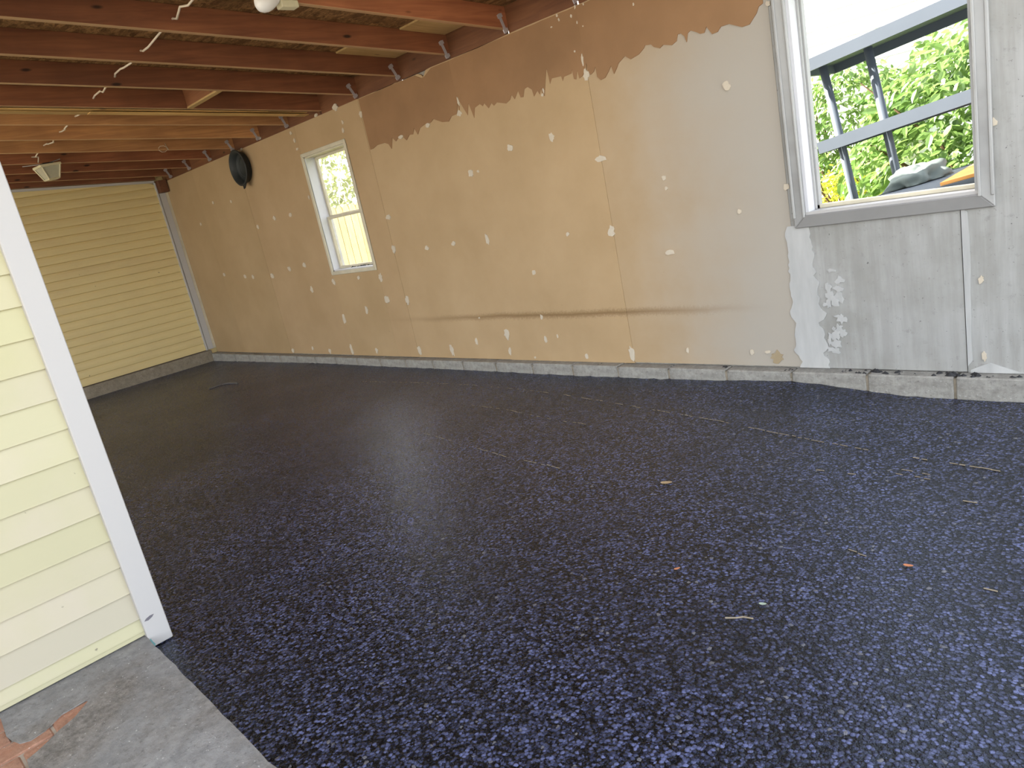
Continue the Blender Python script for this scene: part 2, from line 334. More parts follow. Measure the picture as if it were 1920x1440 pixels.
TORN_PTS = [(-2.424,2.269),(-2.41,1.863),(-2.386,1.863),(-2.314,1.88),(-2.204,1.878),(-2.157,1.86),(-2.129,1.816),(-2.088,1.899),(-2.05,1.862),(-1.974,1.902),(-1.909,1.844),(-1.86,1.876),(-1.812,1.871),(-1.782,1.914),(-1.753,1.859),(-1.71,1.9),(-1.643,1.915),(-1.57,1.912),(-1.529,1.931),(-1.433,1.888),(-1.36,1.877),(-1.319,1.907),(-1.249,1.911),(-1.198,1.988),(-1.169,1.932),(-1.139,1.877),(-1.107,1.956),(-1.078,1.845),(-1.051,1.91),(-0.994,1.924),(-0.966,1.903),(-0.949,1.921),(-0.912,1.877),(-0.876,1.905),(-0.855,1.882),(-0.823,1.897),(-0.733,1.87),(-0.691,1.885),(-0.668,1.912),(-0.646,1.879),(-0.602,1.924),(-0.589,1.877),(-0.564,1.874),(-0.541,1.921),(-0.509,1.927),(-0.476,1.902),(-0.468,1.856),(-0.431,1.885),(-0.414,1.857),(-0.395,1.893),(-0.392,1.849),(-0.375,1.838),(-0.354,1.901),(-0.319,1.998),(-0.313,1.947),(-0.311,1.9),(-0.29,1.928),(-0.208,1.922),(-0.201,1.891),(-0.187,1.913),(-0.123,1.917),(-0.113,1.94),(-0.109,1.881),(-0.092,1.874),(-0.072,1.924),(-0.066,1.874),(-0.042,1.881),(-0.016,1.9),(0.008,1.951),(0.006,1.901),(0.025,1.874),(0.051,1.884),(0.071,1.91),(0.071,1.85),(0.095,1.826),(0.13,1.83),(0.165,1.861),(0.187,1.887),(0.2,1.836),(0.227,1.864),(0.243,1.885),(0.296,1.913),(0.333,1.885),(0.393,1.896),(0.435,1.92),(0.445,1.932),(0.485,1.927),(0.503,1.907),(0.539,1.891),(0.564,1.903),(0.618,1.886),(0.652,1.899),(0.664,1.93),(0.685,1.93),(0.705,1.909),(0.714,1.877),(0.727,1.919),(0.746,1.928),(0.777,1.912),(0.802,1.895),(0.827,1.893),(0.844,1.92),(0.854,1.903),(0.872,1.874),(0.905,1.876),(0.927,1.896),(0.974,1.896),(1.045,1.86),(1.087,1.861),(1.131,1.902),(1.146,1.929),(1.17,1.938)]
STREAK = [[(-2.761,-0.456),(-2.016,-0.404),(-1.347,-0.383),(-0.798,-0.392),(-0.237,-0.443),(0.41,-0.552),(0.967,-0.648),(1.34,-0.732),(1.655,-0.796),(1.946,-0.847),(2.157,-0.876),(2.418,-0.919)],[(-0.822,-1.289),(-0.382,-1.341),(0.115,-1.415),(0.578,-1.447)],[(-0.922,-0.765),(-0.526,-0.776),(-0.016,-0.858),(0.251,-0.871)],[(1.704,-1.087),(1.837,-1.084),(1.941,-1.077)],[(2.013,-0.988),(2.174,-1.01)],[(2.062,-1.67),(2.175,-1.696),(2.266,-1.702)],[(2.409,-1.728),(2.514,-1.735),(2.581,-1.744)],[(2.006,-1.029),(2.186,-1.053)],[(2.24,-1.185),(2.377,-1.193)]]
SLAB = [(0.102,-3.854),(0.253,-3.863),(0.299,-3.856),(0.347,-3.843),(0.366,-3.815),(0.357,-3.772),(0.312,-3.714),(0.306,-3.638),(0.321,-3.632),(0.377,-3.689),(0.403,-3.743),(0.437,-3.789),(0.457,-3.823),(0.467,-3.847),(0.52,-3.851)]
CRUMB = [(1.122,0.014),(1.437,0.024),(1.516,0.031),(1.602,0.044),(1.707,0.024),(1.953,0.041),(1.977,0.031),(2.052,0.037),(2.112,0.014),(2.209,0.024),(1.435,0.014),(-0.271,0.017),(-0.348,0.01),(1.882,0.027),(0.327,0.01),(0.693,0.024),(1.102,0.012),(-0.855,0.01),(-0.629,0.008),(1.706,0.01),(1.783,0.008)]
TOP = 2.283          # top of the drywall
SL = 0.085           # roof slope: rise per metre away from the long wall
def rz(y): return 2.315 + SL*(-y)      # underside of the rafters

# ---------------------------------------------------------------- floor
EDGE = [(-8,-.105),(-7.0,-.105),(-4.15,-.076),(-2.26,-.079),(-.59,-.083),(.08,-.08),(.6,-.075),(1.0,-.060),(1.127,-.056),(1.368,-.072),(1.643,-.1),(1.8,-.112),(2.25,-.118),(9,-.12)]
def edge_z(x):
    for (a, za), (b, zb) in zip(EDGE, EDGE[1:]):
        if a <= x <= b: return za + (zb-za)*(x-a)/(b-a)
    return -.1
def floor_mesh():
    xs = [-7.0 + i*0.05 for i in range(int(13.0/0.05)+1)]
    ys = [-0.078] + [-0.10 - 0.05*j for j in range(0, 130)]
    vs = []; fs = []
    for j, y in enumerate(ys):
        for x in xs:
            t = max(0.0, 1 - (-y-0.08)/0.40); t = t*t*(3-2*t)
            z = -0.10*(1-t) + edge_z(x)*t
            n = mnoise.noise(Vector((x*0.9, y*0.9, 0.3)))*0.006 + mnoise.noise(Vector((x*4, y*4, 2.3)))*0.002
            if j < 3: n += mnoise.noise(Vector((x*22, 0, 5.0)))*0.007
            vs.append((x, y, z+n))
    nx = len(xs)
    for j in range(len(ys)-1):
        for i in range(nx-1):
            fs.append((j*nx+i, (j+1)*nx+i, (j+1)*nx+i+1, j*nx+i+1))
    return vs, fs
mb = MB(); mb.add(*floor_mesh())
floor = mb.build('floor', ASPHALT, smooth=True)
tag(floor, 'black pebbly asphalt floor of the garage, glossy in patches', kind='structure')

# pale scrape lines and straw in the asphalt: far too fine to count
mb = MB()
def floor_z(x, y):
    t = max(0.0, 1 - (-y-0.08)/0.40); t = t*t*(3-2*t)
    return -0.10*(1-t) + edge_z(x)*t + mnoise.noise(Vector((x*0.9, y*0.9, 0.3)))*0.006 + mnoise.noise(Vector((x*4, y*4, 2.3)))*0.002
for k, line in enumerate(STREAK):
    for (xa, ya), (xb, yb) in zip(line, line[1:]):
        L = math.hypot(xb-xa, yb-ya); n = max(1, int(L/0.035))
        for i in range(n):
            if random.random() < (0.30 if k == 0 else 0.45): continue
            t0 = i/n; t1 = t0 + random.uniform(0.5, 1.1)/n
            wv = random.uniform(0.0012, 0.0034)*(1.5 if k == 0 and xa > 1.9 else 1.0)
            o = random.uniform(-0.004, 0.004)
            p0 = (xa+(xb-xa)*t0, ya+(yb-ya)*t0+o); p1 = (xa+(xb-xa)*t1, ya+(yb-ya)*t1+o)
            z0 = floor_z(*p0)+0.003; z1 = floor_z(*p1)+0.003
            mb.add([(p0[0], p0[1]-wv, z0), (p1[0], p1[1]-wv, z1), (p1[0], p1[1]+wv, z1), (p0[0], p0[1]+wv, z0), (p0[0], p0[1], z0-0.004), (p1[0], p1[1], z1-0.004)],
                   [(0,1,2,3), (0,4,5,1), (3,2,5,4), (0,3,4), (1,5,2)])
o = mb.build('scrape_line', STRAW, floor); o['kind'] = 'stuff'

# ---------------------------------------------------------------- long wall with its two windows
W1 = (-3.52, -2.80, 0.875, 1.985)      # small window opening x0 x1 z0 z1
W2 = (1.285, 2.085, 0.855, 1.985)      # big window opening
mb = MB()
XA, XB = -7.15, 4.7
for (x0, x1, z0, z1) in ((XA, W1[0], -0.12, TOP), (W1[0], W1[1], -0.12, W1[2]), (W1[0], W1[1], W1[3], TOP), (W1[1], W2[0], -0.12, TOP), (W2[0], W2[1], -0.12, W2[2]), (W2[0], W2[1], W2[3], TOP), (W2[1], XB, -0.12, TOP)):
    mb.box(x0, x1, 0.014, 0.13, z0, z1)
wall = mb.build('wall_right', BLOCK)
tag(wall, 'long garage wall of unfinished drywall above a concrete block curb', kind='structure')
TP = {}
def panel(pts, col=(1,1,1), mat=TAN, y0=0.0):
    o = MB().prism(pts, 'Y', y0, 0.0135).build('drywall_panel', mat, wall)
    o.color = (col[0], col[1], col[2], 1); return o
def rect(a, b, c, d): return [(a, c), (b, c), (b, d), (a, d)]
g = 0.0018
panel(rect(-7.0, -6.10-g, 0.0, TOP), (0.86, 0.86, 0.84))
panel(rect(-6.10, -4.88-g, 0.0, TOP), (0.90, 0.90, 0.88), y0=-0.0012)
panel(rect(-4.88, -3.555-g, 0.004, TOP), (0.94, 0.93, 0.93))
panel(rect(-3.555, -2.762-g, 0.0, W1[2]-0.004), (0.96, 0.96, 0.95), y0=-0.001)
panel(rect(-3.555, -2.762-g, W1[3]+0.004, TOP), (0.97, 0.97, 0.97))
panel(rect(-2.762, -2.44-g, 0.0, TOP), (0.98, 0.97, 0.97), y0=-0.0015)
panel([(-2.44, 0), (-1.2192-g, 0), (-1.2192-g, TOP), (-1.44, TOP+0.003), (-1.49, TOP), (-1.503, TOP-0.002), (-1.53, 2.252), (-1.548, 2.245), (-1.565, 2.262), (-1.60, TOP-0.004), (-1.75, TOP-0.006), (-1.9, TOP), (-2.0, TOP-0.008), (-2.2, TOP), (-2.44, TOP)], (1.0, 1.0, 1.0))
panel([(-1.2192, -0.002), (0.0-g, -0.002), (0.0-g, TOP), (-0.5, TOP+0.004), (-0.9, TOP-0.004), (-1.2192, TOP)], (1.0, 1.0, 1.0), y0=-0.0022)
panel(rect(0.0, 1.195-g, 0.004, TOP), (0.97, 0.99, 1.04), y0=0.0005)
panel(rect(1.195, 2.006-g, 0.0, W2[2]-0.003), (1, 1, 1), GREY)
panel(rect(1.195, 2.12-g, W2[3]+0.003, TOP), (1, 1, 1), GREY)
panel([(2.008, -0.004), (3.2-g, -0.004), (3.2-g, TOP), (2.121, TOP), (2.121, W2[2]-0.003), (2.008, W2[2]-0.003)], (0.96, 0.96, 0.95), GREY, y0=-0.0012)
panel(rect(3.2, 4.6, 0.0, TOP), (1, 1, 1), GREY)
panel(rect(1.195, W2[0], W2[2]-0.003, W2[3]+0.003), (1, 1, 1), GREY)

# strip where the paper face has been torn off
cuts = [-2.4238, -1.2192-g, 0.0-g, 1.17]
outl = TORN_PTS
for ci, (a, b_) in enumerate(zip(cuts, cuts[1:])):
    low = [p for p in outl if a < p[0] < b_ and p[1] < 2.2]
    pl = [q for q in outl if q[0] <= a and q[1] < 2.2][-1:] or [(a, 1.862)]
    pr = [q for q in outl if q[0] >= b_][:1] or [(b_, 1.938)]
    low = [(a, pl[0][1])] + low + [(b_, pr[0][1])]
    xs_ = [low[0][0]]
    for p in low[1:]: xs_.append(max(p[0], xs_[-1] + 0.0015))
    def top_of(x): return 2.240 if -1.575 < x < -1.515 else TOP - 0.004 - 0.006*abs(mnoise.noise(Vector((x*7, 0, 0))))
    m_ = MB(); n = len(low); V = []
    for yy in (-0.0048, 0.001):
        V += [(x, yy, p[1]) for x, p in zip(xs_, low)] + [(x, yy, top_of(x)) for x in xs_]
    F = []
    for q in range(n-1):
        F += [(q, q+1, n+q+1, n+q), (2*n+q+1, 2*n+q, 3*n+q, 3*n+q+1), (q+1, q, 2*n+q, 2*n+q+1), (n+q, n+q+1, 3*n+q+1, 3*n+q)]
    F += [(0, n, 3*n, 2*n), (n-1, 2*n+n-1, 3*n+n-1, n+n-1)]
    o = m_.add(V, F).build('torn_paper_strip', TORN, wall)
    if ci == 0: o['label'] = 'brown strip where the drywall face paper is torn away'

for (x, z, wx, hz) in PATCH:
    blob(x, z, wx*0.70, hz*0.78, -0.0062 - random.uniform(0, 0.0025), 0.001, n=9 if hz < 0.05 else 15, rag=0.27, ang=random.uniform(-0.15, 0.15)).build('compound_patch', COMPOUND, wall)

# white skim band down the joint below the big window
pts = []
zz = [0.0 + 0.805*i/46 for i in range(47)]
for i, z in enumerate(zz): pts.append((1.150 + 0.035*abs(z-0.35) + 0.030*mnoise.noise(Vector((z*14, 0, 0))) + random.uniform(-0.006, 0.006), z))
right = []
for i, z in enumerate(zz): right.append((1.33 - 0.05*z + 0.050*mnoise.noise(Vector((z*18, 4, 0))) + random.uniform(-0.008, 0.008), z))
MB().prism(pts + right[::-1], 'Y', -0.0055, 0.001).build('skim_band', SKIM, wall)
for i in range(22):
    z = random.uniform(0.08, 0.55); blob(1.36 + random.uniform(-0.02, 0.07), z, random.uniform(0.02, 0.06), random.uniform(0.02, 0.06), -0.0045 - 0.00012*i, 0.001, rag=0.5).build('compound_patch', SKIM, wall)
pts = [(2.009, z) for z in (0.03, 0.30, 0.6, 0.80)] + [(2.032 + random.uniform(-0.006, 0.008), z) for z in (0.78, 0.66, 0.52, 0.40, 0.28, 0.16, 0.06)]
MB().prism(pts, 'Y', -0.006, 0.001).build('skim_band', SKIM, wall)
blob(1.03, 0.06, 0.075, 0.07, -0.005, 0.001, n=17, rag=0.3).build('compound_patch', simple('tan_stain_patch', (0.38, 0.30, 0.19), 0.9, 0.1), wall)
MB().prism([(2.02, 0.012), (2.10, 0.05), (2.23, 0.002), (2.26, 0.0), (2.02, -0.003)], 'Y', -0.007, 0.0).build('skim_band', SKIM, wall)

# ---------------------------------------------------------------- concrete block curb under the long wall
curb = MB().box(-6.98, 4.7, -0.076, 0.13, -0.20, -0.014).build('curb', FARCONC)
tag(curb, 'low concrete block curb under the long drywall', kind='structure')
bx = MB().box(-0.2005, 0.2005, -0.0, 0.19, 0, 0.185)
for v_ in bx.v:
    if v_.y < 0.05 and v_.z > 0.1: v_.y += 0.006
k = 0; x = 1.9675
while x > -7.0:
    o = bx.build('concrete_block', BLOCK, curb, origin=(0,0,0), bevel=0.006) if k == 0 else o0.copy()
    if k == 0: o0 = o
    else: C.objects.link(o)
    o.parent = curb; o.location = (x - 0.2065, -0.088 + random.uniform(-0.004, 0.004), -0.19 + random.uniform(-0.002, 0.003))
    o.rotation_euler = (0, 0, random.uniform(-0.008, 0.008)); x -= 0.413; k += 1
x = 1.9675
for i in range(7):
    o = o0.copy(); C.objects.link(o); o.parent = curb; o.location = (x + 0.2065, -0.088, -0.19); x += 0.413
mb = MB()
for (x, r) in CRUMB:
    for q in range(4):
        rr = r*random.uniform(0.3, 0.75); c = Vector((x + random.uniform(-1, 1)*r*0.9, -0.035 + random.uniform(-0.03, 0.02), -0.006 + rr*0.4))
        n = 7; top = [(c.x + math.cos(2*math.pi*i/n)*rr*random.uniform(0.6, 1.2), c.y + math.sin(2*math.pi*i/n)*rr*0.6*random.uniform(0.6, 1.2), c.z - rr*0.4) for i in range(n)]
        mb.add(top + [(c.x, c.y, c.z + rr*0.35)], [(i, (i+1) % n, n) for i in range(n)] + [tuple(range(n-1, -1, -1))])
o = mb.build('asphalt_crumbs', CRUMBM, curb); o['kind'] = 'stuff'

# ---------------------------------------------------------------- windows
def casing(win, W, cw, th, mat, name='casing', sillmat=None):
    x0, x1, z0, z1 = W
    MB().prism([(x0-cw, z0-cw), (x0, z0), (x0, z1), (x0-cw, z1+cw)], 'Y', -th, 0.0).build(name, mat, win, bevel=0.004)
    MB().prism([(x1+cw, z0-cw), (x1, z0), (x1, z1), (x1+cw, z1+cw)], 'Y', -th, 0.0).build(name, mat, win, bevel=0.004)
    MB().prism([(x0-cw, z1+cw), (x0, z1), (x1, z1), (x1+cw, z1+cw)], 'Y', -th, 0.0).build(name, mat, win, bevel=0.004)
    MB().prism([(x0-cw, z0-cw), (x0, z0), (x1, z0), (x1+cw, z0-cw)], 'Y', -th, 0.0).build('sill', sillmat or mat, win, bevel=0.004)
win = empty('window_1', (-3.16, 0.0, 0.84)); tag(win, 'small white sash window in the long drywall showing fence and leaves', kind='structure')
casing(win, W1, 0.036, 0.016, BEIGE)
x0, x1, z0, z1 = W1
jt = 0.012
MB().box(x0-0.001, x0+jt, 0.0, 0.135, z0, z1).build('jamb', WHITE, win)
MB().box(x1-jt, x1+0.001, 0.0, 0.135, z0, z1).build('jamb', WHITE, win)
MB().box(x0, x1, 0.0, 0.135, z1-jt, z1+0.001).build('jamb', BEIGE, win)
MB().box(x0, x1, 0.0, 0.135, z0-0.001, z0+jt).build('jamb', WHITE, win)
def sash(win, xa, xb, za, zb, y, st, mat, glass):
    s = MB().box(xa, xa+st, y, y+0.03, za, zb).box(xb-st, xb, y, y+0.03, za, zb).box(xa+st, xb-st, y, y+0.03, za, za+st).box(xa+st, xb-st, y, y+0.03, zb-st, zb).build('sash', mat, win, bevel=0.003)
    g_ = MB().box(xa+st, xb-st, y+0.012, y+0.016, za+st, zb-st).build('pane', glass, s, origin=win.location)
    return s
sash(win, x0+jt, x1-jt, 1.385, z1-jt, 0.100, 0.026, BEIGE, GLASS)
sash(win, x0+jt, x1-jt, z0+jt, 1.40, 0.068, 0.026, BEIGE, GLASS)
mb = MB()
for i in range(26):
    cx = random.uniform(x0+0.28, x1-0.06); r = random.uniform(0.006, 0.018)
    n = 6; base = [(cx+math.cos(2*math.pi*i_/n)*r*1.5, 0.045+math.sin(2*math.pi*i_/n)*r*0.6+random.uniform(-.01, .01), z0+jt) for i_ in range(n)]
    mb.add(base + [(cx, 0.045, z0+jt+r*0.8)], [(i_, (i_+1) % n, n) for i_ in range(n)] + [tuple(range(n-1, -1, -1))])
o = mb.build('dirt', CRUMBM, win); o['kind'] = 'stuff'

win2 = empty('window_2', (1.68, 0.0, 0.80)); tag(win2, 'big open window with worn grey paint and no glass beside the skimmed drywall', kind='structure')
casing(win2, W2, 0.064, 0.020, OLDPAINT, sillmat=SILLWOOD)
x0, x1, z0, z1 = W2
for (xa, xb) in ((x0-0.064, x0-0.050), (x0-0.012, x0+0.0), (x1, x1+0.012), (x1+0.050, x1+0.064)):
    MB().box(xa, xb, -0.027, -0.019, z0-0.01, z1+0.01).build('casing_bead', OLDPAINT, win2, bevel=0.003)
MB().box(x0-0.006, x0+0.016, -0.005, 0.13, z0-0.006, z1+0.006).build('jamb', WHITE, win2)
MB().box(x1-0.016, x1+0.006, -0.005, 0.13, z0-0.006, z1+0.006).build('jamb', OLDPAINT, win2)
MB().box(x0, x1, 0.0, 0.13, z1-0.016, z1+0.001).build('jamb', OLDPAINT, win2)
MB().box(x0, x1, -0.006, 0.14, z0-0.006, z0+0.015).build('jamb', TRIM, win2)
for (ya, yb, d) in ((0.072, 0.082, 0.028), (0.092, 0.128, 0.036)):
    MB().box(x0+0.016, x0+d, ya, yb, z0+0.016, z1-0.016).build('stop', OLDPAINT, win2, bevel=0.002)
    MB().box(x1-d, x1-0.016, ya, yb, z0+0.016, z1-0.016).build('stop', OLDPAINT, win2, bevel=0.002)
MB().box(x0+0.016, x1-0.016, 0.092, 0.138, z0+0.016, z0+0.036).build('stop', BEIGE, win2, bevel=0.002)

# ---------------------------------------------------------------- far wall: yellow lap siding
wb = MB().box(-7.16, -7.035, -6.4, 0.02, -0.12, 2.80).build('wall_back', YELLOW_FAR)
tag(wb, 'far end wall clad in yellow lap siding', kind='structure')
EXP = 0.0985
def lap(y0, y1, x_face, h, lip=0.016):
    prof = [(-0.024, 0.0), (0.0, 0.003), (0.001, h*0.35), (-0.004, h*0.70), (-0.012, h*0.92), (-0.024, h+0.004), (-0.030, h+0.004), (-0.030, 0.0)]
    m_ = MB(); n = len(prof)
    m_.add([(x_face+px, y0, pz) for px, pz in prof] + [(x_face+px, y1, pz) for px, pz in prof],
           [tuple(range(n)), tuple(range(2*n-1, n-1, -1))] + [(i, n+i, n+(i+1) % n, (i+1) % n) for i in range(n)])
    return m_
base = None; z = 0.058
for i in range(30):
    yend = -0.14
    lim = 2.279 + 0.07*0.14
    if z + EXP > lim: yend = -0.14 - (z + EXP - lim)/0.07
    if yend < -6.3: break
    if yend == -0.14 and base is not None:
        o = base.copy(); C.objects.link(o)
    else:
        o = lap(-6.3, yend, -7.0, EXP).build('siding_plank', YELLOW_FAR, wb, origin=(0,0,0))
        if z > 2.0 and yend < -0.15:
            ya = yend; zt = EXP
            # taper the cut end to follow the rake
            for v_ in o.data.vertices:
                if abs(v_.co.y - yend) < 1e-4: v_.co.y = min(-0.14, yend + (1 - v_.co.z/EXP)*EXP/0.07*0.98)
        if base is None: base = o
    o.parent = wb; o.location = (0, 0, z); z += EXP
MB().add([(-7.0, -6.3, 2.279+0.07*6.3), (-6.988, -6.3, 2.279+0.07*6.3), (-6.988, -0.13, 2.284), (-7.0, -0.13, 2.284), (-7.0, -6.3, 2.31+0.07*6.3), (-6.988, -6.3, 2.31+0.07*6.3), (-6.988, -0.13, 2.312), (-7.0, -0.13, 2.312)],
         [(0,3,2,1),(4,5,6,7),(0,1,5,4),(1,2,6,5),(2,3,7,6),(3,0,4,7)]).build('trim_strip', TRIM, wb)
MB().box(-7.03, -6.982, -0.141, -0.123, 0.056, 2.284).build('corner_trim', TRIM, wb, bevel=0.002)
MB().box(-7.03, -6.990, -0.115, -0.035, 0.060, 2.15).build('corner_trim', TRIM, wb, bevel=0.003)
MB().box(-7.03, -6.995, -0.035, -0.001, 0.060, 2.15).build('corner_trim', BEIGE, wb)
MB().box(-7.03, -6.90, -0.118, -0.010, 2.150, 2.300).build('beam_end', WOODX, wb, bevel=0.003).color = (0.45, 0.45, 0.5, 1)
cb = MB().box(-7.1, -6.985, -6.4, -0.075, -0.20, 0.048).build('curb', FARCONC, bevel=0.008)
tag(cb, 'grey concrete curb under the yellow siding at the far end', kind='structure')
MB().box(-7.03, -6.992, -6.4, -0.12, 0.048, 0.058).build('trim_strip', simple('dark_drip_gap', (0.10, 0.08, 0.06), 0.9, 0.1), wb)

# ---------------------------------------------------------------- near partition: pale yellow clapboards and white post board
wf = MB().box(-0.02, 0.062, -6.4, -3.30, -0.12, 2.58).build('wall_front', YELLOW_NEAR)
tag(wf, 'near partition wall clad in pale yellow clapboards beside the opening', kind='structure')
def clap(h, y0=-6.4, y1=-3.357):
    prof = [(0.060, 0.0), (0.0835, 0.0), (0.0825, 0.006), (0.070, h+0.004), (0.060, h+0.004)]
    n = len(prof); m_ = MB()
    m_.add([(px, y0, pz) for px, pz in prof] + [(px, y1, pz) for px, pz in prof],
           [tuple(range(n)), tuple(range(2*n-1, n-1, -1))] + [(i, n+i, n+(i+1) % n, (i+1) % n) for i in range(n)])
    return m_
z = 0.0285; c0 = None
clap(0.052).build('siding_plank', YELLOW_NEAR, wf, origin=(0,0,0)).location = (0, 0, -0.024)
MB().box(0.06, 0.080, -6.4, -3.357, -0.042, -0.022).build('starter_strip', YELLOW_NEAR, wf)
for i in range(22):
    if c0 is None: o = c0 = clap(0.1115).build('siding_plank', YELLOW_NEAR, wf, origin=(0,0,0))
    else: o = c0.copy(); C.objects.link(o)
    o.parent = wf; o.location = (0, 0, z); z += 0.1113
    t = random.uniform(0.96, 1.04); o.color = (t, t*(0.975 if i < 2 else 1.0), t*(1.16 if i == 0 else 1.10 if i == 1 else 0.92 if i > 8 else 1.0), 1)
mb = MB().box(0.060, 0.104, -3.360, -3.276, -0.094, 2.56)
post = mb.build('corner_trim', TRIM, wf, bevel=0.003)
MB().box(-0.02, 0.060, -3.300, -3.276, -0.094, 2.56).build('jamb', TRIM, wf)
post['label'] = 'white painted corner board with grey scuffs near its foot'
scuff = simple('dark_scuff', (0.16, 0.15, 0.17), 0.7, 0.2)
MB().prism([(-3.352, 0.019), (-3.338, 0.016), (-3.322, 0.022), (-3.313, 0.030), (-3.328, 0.031), (-3.344, 0.026)], 'X', 0.1035, 0.1050).build('scuff_mark', scuff, wf)
MB().prism([(-3.362, -0.060), (-3.352, -0.056), (-3.349, -0.070), (-3.343, -0.084), (-3.347, -0.093), (-3.358, -0.090)], 'X', 0.1035, 0.1055).build('paint_mark', simple('teal_paint', (0.16, 0.36, 0.36), 0.6, 0.3), wf)

# ---------------------------------------------------------------- concrete apron and clay pavers in front of the partition
pav = MB().box(0.03, 5.0, -6.4, -3.42, -0.20, -0.066).build('pavement', CONC)
tag(pav, 'concrete apron patched over clay pavers at the foot of the clapboards', kind='structure')
edge = []
for i in range(90):
    x = 0.085 + i*0.055
    edge.append((x, -3.356 - 0.045*min(1, x/1.2) + mnoise.noise(Vector((x*9, 0, 0)))*0.004 + mnoise.noise(Vector((x*30, 3, 0)))*0.005))
pts = [(0.062, -3.362)] + edge + [(5.0, -6.4), (0.62, -6.4), (0.60, -4.4)] + SLAB[::-1][0:1] + SLAB[::-1][1:] + [(0.062, -3.853)]
bm = bmesh.new(); vv = [bm.verts.new((x, y, -0.0495)) for x, y in pts]
f = bm.faces.new(vv); bmesh.ops.triangulate(bm, faces=[f])
r = bmesh.ops.extrude_face_region(bm, geom=list(bm.faces))
for e in r['geom']:
    if isinstance(e, bmesh.types.BMVert): e.co.z = -0.16 if e.co.y > -3.5 else -0.0535
bmesh.ops.recalc_face_normals(bm, faces=bm.faces)
me = bpy.data.meshes.new('concrete_slab'); bm.to_mesh(me); bm.free(); me.materials.append(CONC)
o = bpy.data.objects.new('concrete_slab', me); C.objects.link(o); o.parent = pav
MB().box(0.07, 0.60, -4.8, -3.60, -0.12, -0.0575).build('mortar_bed', simple('tan_mortar', (0.42, 0.36, 0.30), 0.9, 0.1, scale=30), pav)
bb = MB().box(-0.049, 0.049, -0.0975, 0.0975, 0, 0.055); b0 = None
for i in range(-1, 6):
    for j in range(0, 5):
        o = bb.build('brick', BRICK, pav, origin=(0,0,0), bevel=0.006) if b0 is None else b0.copy()
        if b0 is None: b0 = o
        else: C.objects.link(o)
        o.parent = pav; o.location = (0.252 + i*0.103, -3.752 - 0.2015*j + (0.1 if i % 2 else 0), -0.1085 + random.uniform(-0.0015, 0.0015)); o.rotation_euler = (0, 0, random.uniform(-0.01, 0.01))

# ---------------------------------------------------------------- ceiling: rafters, sheathing, blocking, straps
RX1 = 1.75  # roof end out of view, placed to shape daylight on the near floor
def sloped(x0, x1, y0, y1, dz0, dz1):
    return MB().add([(x0,y0,rz(y0)+dz0),(x1,y0,rz(y0)+dz0),(x1,y1,rz(y1)+dz0),(x0,y1,rz(y1)+dz0),(x0,y0,rz(y0)+dz1),(x1,y0,rz(y0)+dz1),(x1,y1,rz(y1)+dz1),(x0,y1,rz(y1)+dz1)],
                    [(0,3,2,1),(4,5,6,7),(0,1,5,4),(1,2,6,5),(2,3,7,6),(3,0,4,7)])
ceil = sloped(-7.3, RX1, -6.6, 0.20, 0.156, 0.20).build('ceiling', ROOFM)
tag(ceil, 'open sloped garage ceiling of stained rafters under flake board', kind='structure')
raf = None
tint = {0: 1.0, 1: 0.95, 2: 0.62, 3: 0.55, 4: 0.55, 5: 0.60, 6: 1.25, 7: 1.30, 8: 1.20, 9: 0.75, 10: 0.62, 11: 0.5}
SPC = 0.6096
for i in range(-int(RX1/SPC), 12):
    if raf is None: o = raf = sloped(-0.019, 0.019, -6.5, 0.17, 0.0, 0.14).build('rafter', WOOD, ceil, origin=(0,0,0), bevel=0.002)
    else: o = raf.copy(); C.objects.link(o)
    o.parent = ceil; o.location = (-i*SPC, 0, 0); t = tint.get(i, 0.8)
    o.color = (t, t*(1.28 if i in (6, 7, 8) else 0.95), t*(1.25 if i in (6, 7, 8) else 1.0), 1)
x = -7.25; i = 0
while x < RX1:
    y = -6.6 + (0.6 if i % 2 else 0)
    ya = -6.6
    for yb in ([-5.2, -2.76, -0.32, 0.18] if i % 2 else [-4.0, -1.56, 0.18]):
        o = sloped(x, min(x+1.216, RX1), ya+0.002, yb-0.002, 0.1405, 0.155).build('sheathing_panel', OSB, ceil)
        ya = yb
    x += 1.2192; i += 1
for i in range(-int(RX1/SPC), 12):
    xa = -(i+1)*SPC + 0.019; xb = -i*SPC - 0.019
    o = sloped(xa, xb, 0.002, 0.040, -0.03, 0.139).build('blocking', WOODX, ceil, origin=((xa+xb)/2, 0, 2.315))
    o.location = ((xa+xb)/2, 0, 2.315); t = random.uniform(0.42, 0.62); o.color = (t, t, t, 1)
tie0 = None
for i in range(-2, 12):
    if i == 5: continue
    if tie0 is None:
        tb = MB().box(0.0195, 0.022, -0.012, 0.012, 0.0, 0.125)
        for zq in (0.015, 0.11): tb.box(0.0195, 0.026, -0.022, 0.022, zq-0.012, zq+0.012)
        tie0 = o = tb.build('rafter_tie', TIE, ceil, origin=(0,0,0))
    else: o = tie0.copy(); C.objects.link(o)
    o.parent = ceil; o.location = (-i*SPC, -0.024, 2.290); o.rotation_euler = (math.radians(24 + random.uniform(-5, 5)), 0, 0)
